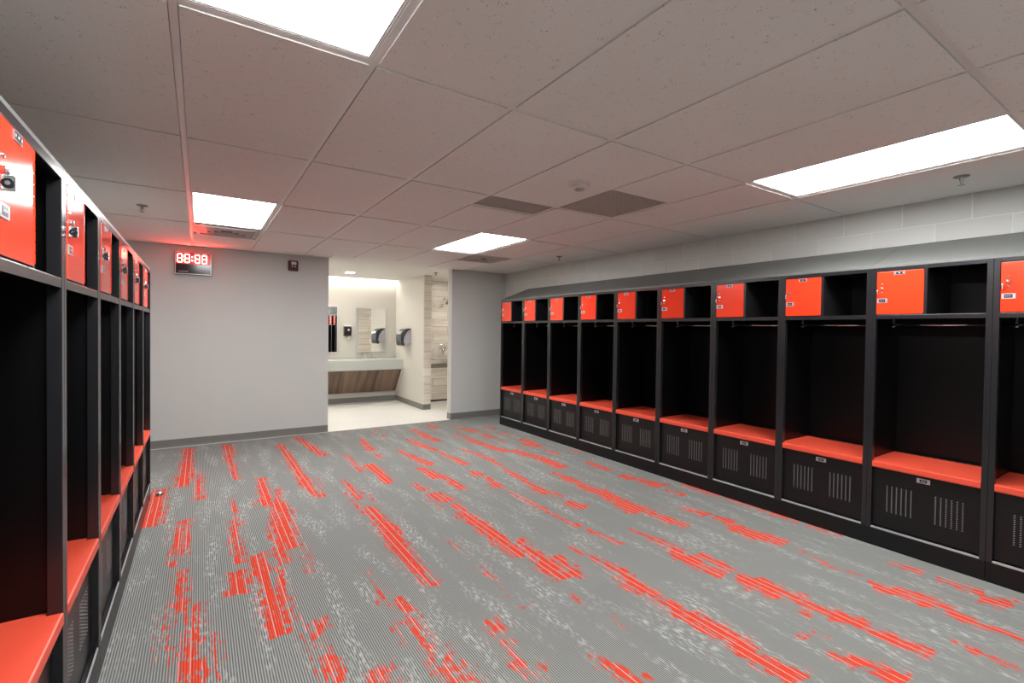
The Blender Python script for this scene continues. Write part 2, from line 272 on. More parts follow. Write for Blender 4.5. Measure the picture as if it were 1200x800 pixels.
# carpet patches, measured on the floor: (x, y far end, y near end, width at far, width at near, strength)
#PB
PATCHES = [
 (-0.099,6.866,0.103,-0.121,5.266,0.143,1), (-0.011,5.691,0.071,-0.009,4.786,0.072,1), (-0.295,5.235,0.126,-0.289,4.337,0.157,1), (-0.088,4.324,0.091,-0.116,3.71,0.114,0.9), (-0.105,3.788,0.103,-0.125,3.459,0.085,0.7),
 (-0.086,3.423,0.059,-0.092,2.948,0.073,1), (-0.02,2.965,0.082,-0.035,2.479,0.087,0.85), (-0.119,3.0,0.052,-0.128,2.531,0.061,0.55), (-0.013,2.478,0.106,-0.02,2.234,0.124,0.95), (0.057,2.658,0.027,0.055,2.268,0.041,0.7),
 (0.295,6.834,0.141,0.275,5.994,0.093,0.9), (0.283,5.989,0.078,0.29,5.224,0.069,1), (0.242,4.706,0.018,0.223,4.115,0.049,0.9), (0.222,4.097,0.069,0.21,3.35,0.079,1), (0.191,3.263,0.112,0.174,2.958,0.132,1),
 (0.319,3.427,0.093,0.307,3.144,0.11,1), (0.311,3.141,0.093,0.307,2.471,0.122,1), (0.501,5.159,0.091,0.465,4.337,0.118,1), (0.522,4.393,0.084,0.513,4.015,0.122,1), (0.583,4.733,0.039,0.553,3.914,0.141,1),
 (0.514,3.976,0.164,0.494,3.419,0.162,0.95), (0.437,3.454,0.124,0.444,3.205,0.098,0.9), (0.593,3.387,0.057,0.562,2.939,0.059,0.55), (0.401,3.169,0.061,0.367,2.479,0.09,0.85), (0.845,6.566,0.072,0.844,5.465,0.107,1),
 (0.844,5.465,0.107,0.834,4.608,0.105,1), (0.834,4.608,0.092,0.879,4.321,0.087,1), (0.947,4.892,0.056,0.922,4.396,0.038,0.6), (0.806,5.488,0.039,0.794,4.802,0.034,0.6), (1.08,6.872,0.077,1.136,6.293,0.126,0.9),
 (1.136,6.293,0.126,1.193,5.699,0.099,0.95), (1.399,6.688,0.078,1.449,6.718,0.078,0.8), (1.41,5.658,0.051,1.39,4.889,0.089,0.9), (1.506,5.109,0.14,1.529,4.772,0.133,1), (1.529,4.772,0.103,1.501,4.377,0.124,1),
 (1.789,6.345,0.086,1.727,5.655,0.121,1), (1.734,5.513,0.068,1.706,5.269,0.066,1), (2.075,6.803,0.063,2.065,6.612,0.062,0.8), (2.085,6.412,0.1,2.111,6.276,0.098,1), (1.737,6.93,0.052,1.739,6.799,0.051,0.7),
 (1.158,4.703,0.042,1.161,4.077,0.087,1), (1.215,4.379,0.026,1.252,3.859,0.024,0.7), (1.093,4.318,0.032,1.092,3.741,0.057,0.9), (1.157,3.917,0.084,1.163,3.54,0.121,1), (1.163,3.54,0.132,1.133,3.054,0.145,1),
 (1.123,3.06,0.145,1.111,2.498,0.082,1), (1.081,3.443,0.042,1.086,3.054,0.048,0.8), (1.682,4.298,0.035,1.726,4.016,0.079,1), (1.742,3.9,0.142,1.763,3.664,0.172,1), (1.673,3.891,0.038,1.648,3.486,0.036,0.8),
 (1.786,3.58,0.085,1.759,3.176,0.133,1), (1.753,3.318,0.148,1.758,2.993,0.138,1), (1.752,3.032,0.128,1.743,2.801,0.152,1), (1.743,2.801,0.152,1.743,2.506,0.121,0.95), (1.875,2.785,0.082,1.831,2.536,0.096,0.9),
 (1.821,2.542,0.077,1.832,2.371,0.138,1), (1.801,2.364,0.155,1.821,2.157,0.181,1), (1.935,2.415,0.105,1.894,2.088,0.086,0.9), (1.732,2.027,0.012,1.73,1.891,0.031,0.9), (1.77,1.765,0.008,1.766,1.609,0.014,0.8),
 (2.353,4.315,0.06,2.357,4.143,0.103,1), (2.374,4.069,0.073,2.334,3.732,0.136,1), (2.348,3.724,0.055,2.318,3.45,0.051,0.7), (2.346,3.562,0.053,2.355,3.056,0.053,1), (2.355,3.056,0.059,2.367,2.655,0.066,1),
 (2.4,2.617,0.044,2.392,2.5,0.063,0.9), (2.418,2.501,0.037,2.417,2.292,0.06,1), (2.09,2.479,0.059,2.105,2.324,0.057,0.95), (2.113,2.333,0.048,2.14,2.054,0.098,1), (2.14,2.054,0.107,2.096,1.79,0.114,1),
 (2.036,2.035,0.035,2.036,1.848,0.057,0.9), (2.096,1.79,0.081,2.103,1.611,0.108,1), (2.08,1.74,0.056,2.077,1.538,0.074,0.9), (2.096,1.606,0.115,2.122,1.51,0.142,1), (2.107,1.52,0.128,2.132,1.372,0.157,1),
 (2.117,1.381,0.143,2.11,1.195,0.154,1), (2.106,1.225,0.114,2.113,0.968,0.152,1), (1.48,1.578,0.033,1.514,1.453,0.075,1), (1.514,1.453,0.082,1.528,1.309,0.101,1), (2.676,2.43,0.044,2.681,2.192,0.082,1),
 (2.693,2.217,0.082,2.693,2.004,0.097,0.9), (2.619,2.049,0.117,2.646,1.841,0.185,1), (2.759,1.934,0.098,2.741,1.681,0.09,0.9), (2.626,1.827,0.092,2.629,1.655,0.132,1), (2.72,1.646,0.071,2.701,1.498,0.212,1),
 (2.748,1.535,0.173,2.693,1.377,0.163,1), (2.754,1.443,0.127,2.754,1.28,0.16,0.75), (2.636,1.241,0.047,2.661,1.173,0.083,1), (2.762,1.284,0.081,2.739,1.107,0.113,1), (2.77,1.14,0.116,2.785,1.011,0.148,1),
 (2.785,1.011,0.074,2.769,0.865,0.153,1), (2.785,0.87,0.105,2.805,0.731,0.12,1), (3.365,2.529,0.087,3.413,2.306,0.142,1), (3.428,2.255,0.082,3.425,2.081,0.146,1), (3.356,2.086,0.134,3.358,1.857,0.212,1),
 (3.368,1.901,0.161,3.412,1.695,0.185,1), (3.412,1.649,0.03,3.309,1.353,0.042,0.9), (3.318,1.348,0.018,3.358,1.225,0.036,0.7), (3.306,1.188,0.061,3.302,1.038,0.183,0.9), (3.347,1.052,0.127,3.337,0.897,0.202,0.95),
 (3.337,0.897,0.105,3.35,0.795,0.117,0.9), (3.291,0.814,0.086,3.315,0.72,0.105,1), (3.305,0.702,0.06,3.314,0.538,0.085,1), (3.699,1.202,0.057,3.725,1.046,0.092,0.95), (3.687,0.974,0.071,3.722,0.776,0.11,1),
 (3.637,0.758,0.123,3.685,0.66,0.162,1), (3.773,0.683,0.083,3.77,0.569,0.08,0.8), (2.437,1.165,0.043,2.422,1.084,0.09,1), (2.52,1.129,0.036,2.508,1.029,0.035,0.8), (2.411,0.999,0.08,2.44,0.882,0.11,1),
 (2.472,0.927,0.066,2.474,0.74,0.184,1), (3.008,0.723,0.035,3.002,0.62,0.068,1), (3.002,0.62,0.04,2.994,0.483,0.063,0.75), (3.193,4.842,0.126,3.23,4.498,0.154,1), (3.256,4.483,0.137,3.246,3.926,0.173,1),
 (3.014,3.438,0.098,3.045,3.061,0.118,0.95), (3.078,3.093,0.093,2.995,2.623,0.107,1), (2.623,3.143,0.101,2.654,2.918,0.157,1), (3.034,3.874,0.061,3.054,3.535,0.144,0.9), (3.037,3.515,0.1,3.03,3.175,0.148,1),
 (3.079,3.227,0.163,3.022,2.974,0.193,1), (3.019,2.951,0.154,2.995,2.623,0.262,1), (3.038,2.662,0.108,3.048,2.349,0.124,1), (3.075,2.371,0.091,3.056,2.233,0.121,0.95), (3.609,3.98,0.099,3.62,3.594,0.125,1),
 (3.58,3.445,0.151,3.601,3.27,0.147,1), (3.622,3.289,0.089,3.673,2.954,0.21,1), (3.628,3.099,0.143,3.679,2.979,0.099,1), (3.613,2.905,0.082,3.634,2.679,0.093,1), (2.699,4.252,0.047,2.653,3.775,0.099,1),
 (2.653,3.775,0.085,2.602,3.381,0.132,1), (2.644,3.435,0.107,2.677,3.232,0.091,0.8), (2.692,5.136,0.072,2.737,4.877,0.069,1), (2.737,4.877,0.069,2.734,4.342,0.08,1), (3.259,6.335,0.132,3.313,5.96,0.148,0.9),
 (2.998,5.53,0.136,3.036,5.236,0.15,1), (3.032,5.186,0.13,3.104,4.799,0.16,1), (3.314,5.765,0.124,3.329,5.512,0.14,1), (3.329,5.338,0.078,3.336,5.222,0.077,0.9), (3.6,6.214,0.089,3.637,5.978,0.131,0.9),
 (3.588,5.802,0.084,3.636,5.517,0.103,0.8), (3.591,5.301,0.1,3.617,5.004,0.173,1), (3.514,5.01,0.19,3.604,4.801,0.186,1), (3.555,4.63,0.091,3.547,4.356,0.104,0.8), (3.791,4.492,0.092,3.836,4.323,0.071,0.9),
 (2.602,6.57,0.107,2.596,6.056,0.14,0.9), (2.576,6.067,0.12,2.611,5.699,0.115,1), (2.311,6.043,0.068,2.351,5.482,0.145,1), (2.351,5.482,0.109,2.408,5.255,0.105,1), (2.392,5.171,0.078,2.417,4.569,0.111,1),
 (2.011,5.535,0.071,2.028,5.164,0.083,1), (2.028,5.164,0.1,2.088,4.726,0.156,1), (1.942,4.702,0.108,1.951,4.29,0.142,1), (1.994,4.427,0.088,2.038,4.055,0.096,1), (1.996,4.079,0.083,2.015,3.869,0.12,1),
 (2.346,4.319,0.075,2.364,4.172,0.148,1), (2.675,5.194,0.071,2.706,4.987,0.105,0.9), (2.74,4.966,0.069,2.832,4.647,0.067,0.7), (2.957,6.804,0.113,2.927,6.454,0.108,0.9), (3.205,6.512,0.067,3.306,5.898,0.084,0.8),
 (3.01,6.004,0.083,3.014,5.465,0.096,0.9), (1.424,2.966,0.02,1.444,2.877,0.039,0.9), (1.439,2.865,0.02,1.441,2.721,0.029,0.6), (0.442,2.512,0.036,0.455,2.409,0.035,0.8), (0.489,2.507,0.072,0.489,2.349,0.082,1),
 (0.469,2.362,0.075,0.486,2.21,0.064,0.6), (0.486,2.21,0.07,0.478,2.001,0.083,1), (0.408,2.423,0.027,0.417,2.097,0.042,0.55), (0.433,2.178,0.025,0.44,2.112,0.025,0.9), (0.599,2.036,0.068,0.604,1.91,0.1,0.85),
 (0.665,2.032,0.032,0.655,1.889,0.047,1), (0.697,2.025,0.012,0.702,1.859,0.03,0.7), (0.848,2.879,0.009,0.839,2.514,0.027,0.95), (0.818,2.628,0.016,0.811,2.348,0.018,0.6), (0.901,2.475,0.07,0.895,2.33,0.09,1),
 (0.895,2.33,0.06,0.878,2.105,0.103,0.9), (0.818,2.293,0.022,0.814,2.052,0.02,0.7), (0.878,2.105,0.055,0.87,1.949,0.045,1), (0.872,1.934,0.039,0.858,1.842,0.049,1), (0.925,2.46,0.016,0.921,2.212,0.018,0.6),
 (0.962,1.994,0.013,0.955,1.915,0.029,1), (0.929,1.898,0.032,0.927,1.717,0.053,1), (0.887,1.861,0.044,0.887,1.731,0.101,0.9), (0.962,1.845,0.013,0.958,1.686,0.023,0.8), (1.45,2.568,0.009,1.439,2.326,0.021,1),
 (1.438,2.305,0.012,1.428,2.146,0.02,0.5), (1.4,2.087,0.023,1.433,2.039,0.053,0.7), (1.224,2.039,0.073,1.204,1.878,0.075,0.95), (1.21,1.919,0.035,1.18,1.74,0.038,0.95), (1.186,1.75,0.032,1.162,1.597,0.042,1),
 (1.205,1.751,0.019,1.206,1.724,0.025,0.9), (1.25,1.657,0.009,1.25,1.607,0.019,0.8), (1.206,1.66,0.044,1.178,1.547,0.066,0.6), (0.957,1.836,0.025,0.935,1.701,0.042,1), (0.986,1.811,0.013,0.976,1.675,0.018,0.7),
 (3.878,2.919,0.072,3.885,2.501,0.08,1), (3.877,2.456,0.065,3.891,1.853,0.08,0.95), (3.878,1.785,0.056,3.879,1.553,0.064,0.8),
]
#PE
NX0, NX1, NY0, NY1, DX, DY = WALLX_L, WALLX_R, -.3, YW, .0125, .03
nx = int((NX1-NX0)/DX)+1; ny = int((NY1-NY0)/DY)+1
vals = [0.]*(nx*ny)
for (xa, ya, wa, xb, yb, wb, st) in PATCHES:
    if yb > ya: xa, ya, wa, xb, yb, wb = xb, yb, wb, xa, ya, wa
    j0 = max(0, int((yb-NY0)/DY)); j1 = min(ny-1, int((ya-NY0)/DY)+1)
    for j in range(j0, j1+1):
        y = NY0 + j*DY; t = 0 if ya == yb else (ya-y)/(ya-yb)
        if t < -.02 or t > 1.02: continue
        x = xa+(xb-xa)*t; hw = (wa+(wb-wa)*t)/2
        # planks step sideways rather than slant: snap the centre to a rib module
        x = round(x/.021)*.021
        i0 = max(0, int((x-hw-.06-NX0)/DX)); i1 = min(nx-1, int((x+hw+.06-NX0)/DX)+1)
        for i in range(i0, i1+1):
            d = hw - abs(NX0+i*DX-x)
            v_ = min(1., max(0., .44 + d/.085))*st
            if v_ > vals[j*nx+i]: vals[j*nx+i] = v_
verts = [(min(NX0+i*DX, NX1), min(NY0+j*DY, NY1), 0.) for j in range(ny) for i in range(nx)]
nbase = len(verts)
verts += [(NX0, YN, 0), (NX1, YN, 0)]
faces = [(j*nx+i, j*nx+i+1, (j+1)*nx+i+1, (j+1)*nx+i) for j in range(ny-1) for i in range(nx-1)]
faces.append([nbase, nbase+1, nx-1] + list(range(nx-2, -1, -1)))
# close the last slivers against the end wall
me = bpy.data.meshes.new('floor'); me.from_pydata(verts, [], faces)
a_ = me.attributes.new('patch', 'FLOAT', 'POINT'); a_.data.foreach_set('value', vals + [0., 0.])
me.materials.append(M['carpet']); fl = bpy.data.objects.new('floor', me); COL.objects.link(fl); struct(fl)
bm = nb(); box(bm, WALLX_L, WALLX_R, YN, YW+.02, -.12, -.002); struct(ob('floor_slab', bm, 'base'))
bm = nb(); box(bm, .5, 5.6, YW+.0, 9.75, -.12, .001); struct(ob('floor_vanity', bm, 'vfloor'))

# ------------------------------------------------------------------ walls
T = .14
bm = nb(); box(bm, WALLX_R, WALLX_R+T, YN-T, YW+.0, 0, 2.7); struct(ob('wall_right', bm, 'block'))
bm = nb(); box(bm, WALLX_L-T, WALLX_L, YN-T, YW+.13, 0, 2.7); struct(ob('wall_left', bm, 'wall'))
bm = nb(); box(bm, WALLX_L-T, WALLX_R+T, YN-T, YN, 0, 2.7); struct(ob('wall_near', bm, 'wall'))
bm = nb(); box(bm, WALLX_L, OX0, YW, YW+.13, 0, 2.7); struct(ob('wall_end_left', bm, 'wall'))
bm = nb(); box(bm, OX1, WALLX_R+.14, YW, YW+.125, 0, 2.7); struct(ob('wall_end_right', bm, 'wall'))
bm = nb(); box(bm, OX1+.0, 5.6, YW+.126, YW+.14, 0, 2.7); struct(ob('wall_shower_near', bm, 'stone_x'))
bm = nb(); box(bm, .5, PX+.145, YV, YV+T, 0, 2.7); struct(ob('wall_vanity', bm, 'wall_v'))
bm = nb(); box(bm, .36, .5, YW+.13, YV+T, 0, 2.7); struct(ob('wall_vanity_side', bm, 'wall_v'))
bm = nb(); box(bm, PX, PX+.13, 8.095, YV, 0, 2.7); struct(ob('wall_partition', bm, 'wall_v'))
bm = nb(); box(bm, PX+.004, PX+.145, 8.08, 8.095, .1, 2.7); box(bm, PX+.13, PX+.145, 8.095, 8.95, 0, 2.7)
struct(ob('wall_partition_tile', bm, 'stone_x'))
bm = nb(); box(bm, PX+.145, 5.6, 8.95, 9.09, 0, 2.7); struct(ob('wall_shower', bm, 'stone_x'))
bm = nb(); box(bm, 5.46, 5.6, YW+.14, 8.95, 0, 2.7); struct(ob('wall_shower_side', bm, 'stone_y'))
# baseboards with a coved toe
def baseboard(name, segs, h=.1):
    bm = nb()
    for (x0, y0, x1, y1, nxx, nyy) in segs:       # run + inward normal
        a = Vector((x0, y0, 0)); b_ = Vector((x1, y1, 0)); n_ = Vector((nxx, nyy, 0))
        prof = [(0,.0012),(.014,.0012),(.009,.008),(.005,.02),(.0045,h-.003),(.003,h),(0,h)]
        A = [bm.verts.new(a+n_*d+Vector((0,0,z))) for d, z in prof]; B = [bm.verts.new(b_+n_*d+Vector((0,0,z))) for d, z in prof]
        bm.faces.new(A); bm.faces.new(B[::-1])
        for i in range(len(prof)): bm.faces.new((A[i], B[i], B[(i+1) % len(prof)], A[(i+1) % len(prof)]))
    return struct(ob(name, bm, 'base'))
baseboard('baseboard_end_left', [(WALLX_L, YW, OX0, YW, 0, -1)])
baseboard('baseboard_end_right', [(OX1, YW, WALLX_R, YW, 0, -1), (OX1, YW+.13, OX1, YW, -1, 0)])
baseboard('baseboard_vanity', [(.5, YV, PX, YV, 0, -1)])
baseboard('baseboard_partition', [(PX, YV, PX, 8.09, -1, 0), (PX, 8.085, PX+.145, 8.085, 0, -1)])
bm = nb(); box(bm, WALLX_L, OX0, YW-.022, YW-.0145, .0005, .006); struct(ob('trim_toe_highlight', bm, 'plastic_w'))  # white strip paints the highlight along the baseboard's coved toe
bm = nb(); box(bm, PX+.15, 5.4, 8.93, 8.948, .002, .03); struct(ob('trim_3', bm, 'void'))
bm = nb(); box(bm, PX+.15, 5.4, 8.936, 8.949, .68, .755); struct(ob('trim_4', bm, 'base'))

# ------------------------------------------------------------------ ceiling, tees
CZ = HC + .008
holes = []   # fixtures sit just under the tile plane, so the slab stays whole
xl = [GX + i*W for i in range(0, 7)]
yls = [GY + j*2*W for j in range(-5, 5)]
bm = nb(); box(bm, WALLX_L, WALLX_R, YN, YW, CZ, CZ+.05)
gp = .0145
ys_ = [YN] + [y for y in yls if YN < y < 6.5] + [YW]
xs_ = [WALLX_L] + xl + [WALLX_R]
LIGHTS = {(0,-1),(0,2),(4,2),(5,-1),(0,-4),(5,-4)}
for ix, (xa, xb) in enumerate(zip(xs_, xs_[1:])):
    ci = ix-1
    for ya, yb in zip(ys_, ys_[1:]):
        cj = round((ya-GY)/(2*W)) if ya > YN else -99
        if yb-ya > 1.3 and ya <= YN: cj = -99
        if (ci, cj) in LIGHTS: continue
        y0, y1 = ya+gp, yb-gp
        if (ci, cj) == (4, 0): y1 = GY+W-gp
        if (ci, cj) == (3, 1): y0 = GY+2*W+.31+gp
        if (ci, cj) in ((0, 3), (5, 3)): y0 = GY+7*W+gp
        if yb == YW and ci in (2, 3, 4): y1 = 6.72
        if yb == YW and ci in (2, 3, 4) or (yb == YW and xb > OX0 and xa < OX1 and ci not in (5,)): y1 = 6.72
        box(bm, xa+gp, xb-gp, y0, y1, HC-.005, CZ, 1 if ix == len(xs_)-2 else 0)
bm_ceil = bm
struct(ob('ceiling', bm, ['tile', 'gyp_dull']))
bm = nb(); box(bm, OX0, OX1, 6.73, YW-.0, HC-.001, CZ-.0005)
box(bm, .5, 5.46, YW+.0, 9.41, HC-.001, CZ+.05)
box(bm, .5, 5.46, 9.41, YV, HC+.07, HC+.1)
struct(ob('ceiling_vanity', bm, 'gyp'))
bm = nb(); hw = .012
xl = [GX + i*W for i in range(0, 7)]
yls = [GY + j*2*W for j in range(-5, 5)]
for i, x in enumerate(xl):
    y1 = YW if not (OX0 < x < OX1) else 6.73
    box(bm, x-hw, x+hw, YN, y1, HC, CZ+.001)
for j, y in enumerate(yls):
    if y > 6.5 or y < YN: continue
    xs = [WALLX_L] + xl + [WALLX_R]
    for a, b_ in zip(xs, xs[1:]):
        aa = a+hw if a != WALLX_L else a; bb = b_-hw if b_ != WALLX_R else b_
        box(bm, aa, bb, y-hw, y+hw, HC+.0004, CZ+.001)
# short cross tees around the odd-sized vents
for x0, x1, y in ((xl[4], xl[5], GY+W), (xl[3], xl[4], GY+2*W+.31), (xl[0], xl[1], GY+7*W), (xl[5], xl[6], GY+7*W)):
    box(bm, x0+hw, x1-hw, y-hw, y+hw, HC+.0004, CZ+.001)
struct(ob('trim_1', bm, 'tee'))
bm = nb()   # wall angle
box(bm, WALLX_R-.022, WALLX_R, YN, YW, HC-.001, HC+.007); box(bm, WALLX_L, WALLX_L+.022, YN, YW, HC-.001, HC+.007)
box(bm, WALLX_L, OX0, YW-.022, YW, HC-.001, HC+.007); box(bm, OX1, WALLX_R, YW-.022, YW, HC-.001, HC+.007)
box(bm, OX0, OX1, 6.72, 6.735, HC-.002, CZ)
struct(ob('trim_5', bm, 'tee'))

# ------------------------------------------------------------------ ceiling lights
def troffer(i, j, label):
    x0, x1 = xl[i]+hw+.0005, xl[i+1]-hw-.0005; y0 = GY+j*2*W+hw+.0005; y1 = GY+(j+1)*2*W-hw-.0005
    r = empty('ceiling_light', ((x0+x1)/2, (y0+y1)/2, HC)); ax, ay = (x1-x0)/2, (y1-y0)/2
    tag(r, label, 'ceiling light', 'lit ceiling panels')
    bm = nb(); f = .016
    for k, (ff, zb) in enumerate(((0, 0.0015), (.008, .0035))):
        w_ = .008 if k == 0 else f-.008
        box(bm, -ax+ff, ax-ff, -ay+ff, -ay+ff+w_, zb, .0075); box(bm, -ax+ff, ax-ff, ay-ff-w_, ay-ff, zb, .0075)
        box(bm, -ax+ff, -ax+ff+w_, -ay+ff+w_, ay-ff-w_, zb, .0075); box(bm, ax-ff-w_, ax-ff, -ay+ff+w_, ay-ff-w_, zb, .0075)
    ob('frame', bm, 'fixture', r)
    bm = nb(); box(bm, -ax+f+.0003, ax-f-.0003, -ay+f+.0003, ay-f-.0003, .0045, .0075); ob('diffuser', bm, 'lens', r)
troffer(0, -1, 'bright ceiling light panel above the nearest left locker, cut off by the picture top')
troffer(0, 2, 'bright ceiling light panel in front of the red digital clock')
troffer(4, 2, 'bright ceiling light panel beside the far air diffuser near the vanity opening')
troffer(5, -1, 'long bright ceiling light panel above the nearest right-hand lockers')
troffer(0, -4, 'added unseen ceiling light panel behind the viewer on the clock side')  # unseen panel added to throw light from behind the viewer
troffer(5, -4, 'added unseen ceiling light panel behind the viewer on the block wall side')  # second added panel out of view, also lighting from behind

# ------------------------------------------------------------------ air vents
def grille(x0, x1, y0, y1, label, mat_='grille'):
    r = empty('air_vent', ((x0+x1)/2, (y0+y1)/2, HC)); ax, ay = (x1-x0)/2, (y1-y0)/2
    tag(r, label, 'air vent')
    bm = nb(); f = .01
    box(bm, -ax, ax, -ay, -ay+f, .001, .0075); box(bm, -ax, ax, ay-f, ay, .001, .0075)
    box(bm, -ax, -ax+f, -ay+f, ay-f, .001, .0075); box(bm, ax-f, ax, -ay+f, ay-f, .001, .0075)
    ob('frame', bm, 'grille', r)
    bm = nb(); box(bm, -ax+f, ax-f, -ay+f, ay-f, .0062, .0077, 1)
    n1 = int((2*ax-2*f)/.026); n2 = int((2*ay-2*f)/.026)
    for k in range(1, n1):
        x = -ax+f + (2*ax-2*f)*k/n1; box(bm, x-.004, x+.004, -ay+f, ay-f, .003, .0061)
    for k in range(1, n2):
        y = -ay+f + (2*ay-2*f)*k/n2; box(bm, -ax+f, ax-f, y-.004, y+.004, .0034, .0061)
    ob('grille', bm, ['grille', 'grille_gap'], r)
grille(xl[4]+hw+.001, xl[5]-hw-.001, GY+W+hw+.001, GY+2*W-hw-.001, 'square grey perforated return air grille beside the smoke detector')
grille(xl[3]+hw+.001, xl[4]-hw-.001, GY+2*W+hw+.001, GY+2*W+.31-hw-.001, 'narrow grey strip vent in the ceiling left of the square return grille')
def diffuser(i, j0, label):
    x0, x1 = xl[i]+hw+.001, xl[i+1]-hw-.001; y0, y1 = j0+hw+.001, j0+W-hw-.001
    r = empty('air_diffuser', ((x0+x1)/2, (y0+y1)/2, HC)); ax = (x1-x0)/2
    tag(r, label, 'air diffuser', 'slotted supply air diffusers')
    bm = nb(); box(bm, -ax, ax, -ax, ax, .0055, .008); ob('back_plate', bm, 'diff', r)
    bm = nb()
    for k, s_ in enumerate((.262, .20, .14, .08)):
        z0 = -.012 + k*.003
        for (a, b_, c, d) in ((-s_, s_, -s_, -s_+.028), (-s_, s_, s_-.028, s_), (-s_, -s_+.028, -s_+.028, s_-.028), (s_-.028, s_, -s_+.028, s_-.028)):
            box(bm, a, b_, c, d, z0, z0+.004)
        for sx_ in (-1, 1): box(bm, sx_*(s_-.016)-.002, sx_*(s_-.016)+.002, -.004, .004, z0+.004, .0055)
    ob('louver', bm, 'diff', r)
    bm = nb()
    for s_ in (.17, .11): box(bm, -s_, s_, -s_, -s_+.02, .0035, .0054); box(bm, -s_, s_, s_-.02, s_, .0035, .0054)
    box(bm, -.05, .05, -.05, .05, .0035, .0054)
    ob('slot', bm, 'void', r)
diffuser(0, GY+6*W, 'slotted white air diffuser glowing red above the digital clock')
diffuser(5, GY+6*W, 'slotted white air diffuser by the far ceiling light and block wall')

# smoke detector and sprinklers
r = empty('smoke_detector', (2.10, 2.415, HC-.005)); tag(r, 'round white smoke detector on the ceiling tile near the return grille', 'smoke detector')
bm = nb(); lathe(bm, [(.075,0),(.075,-.010),(.070,-.014),(.03,-.014)]); ob('base', bm, 'plastic_w', r, smooth=False)
bm = nb(); lathe(bm, [(.052,-.0145),(.050,-.030),(.046,-.034),(.030,-.036)]); h_ = ob('head', bm, 'plastic_w', r)
bm = nb(); lathe(bm, [(.030,-.0365),(.029,-.046),(.02,-.050),(.008,-.051)]); ob('chamber', bm, 'diff', r)
def sprinkler(x, y, label, mat_='brass'):
    r = empty('fire_sprinkler', (x, y, HC-(.005 if y < 7 else .001))); tag(r, label, 'sprinkler', 'ceiling fire sprinklers')
    bm = nb(); lathe(bm, [(.040,0),(.040,-.003),(.030,-.009),(.014,-.011)], seg=24); ob('escutcheon', bm, mat_, r)
    bm = nb(); lathe(bm, [(.009,-.011),(.009,-.028),(.006,-.030)], seg=12)
    for s_ in (-1, 1): tube(bm, [(s_*.008,0,-.028), (s_*.013,0,-.040), (s_*.004,0,-.052)], .0022, 6)
    tube(bm, [(0,0,-.030),(0,0,-.052)], .003, 8); ob('frame', bm, mat_, r)
    bm = nb(); lathe(bm, [(.004,-.052),(.018,-.053),(.018,-.0545),(.003,-.056)], seg=16); ob('deflector', bm, mat_, r)
sprinkler(-.39, 4.90, 'small metal fire sprinkler over the left locker row')
sprinkler(3.90, .955, 'small metal fire sprinkler between the near light panel and block wall')
sprinkler(3.935, 4.90, 'small metal fire sprinkler above the far right lockers')
sprinkler(3.40, 7.60, 'small fire sprinkler on the smooth ceiling inside the vanity area')

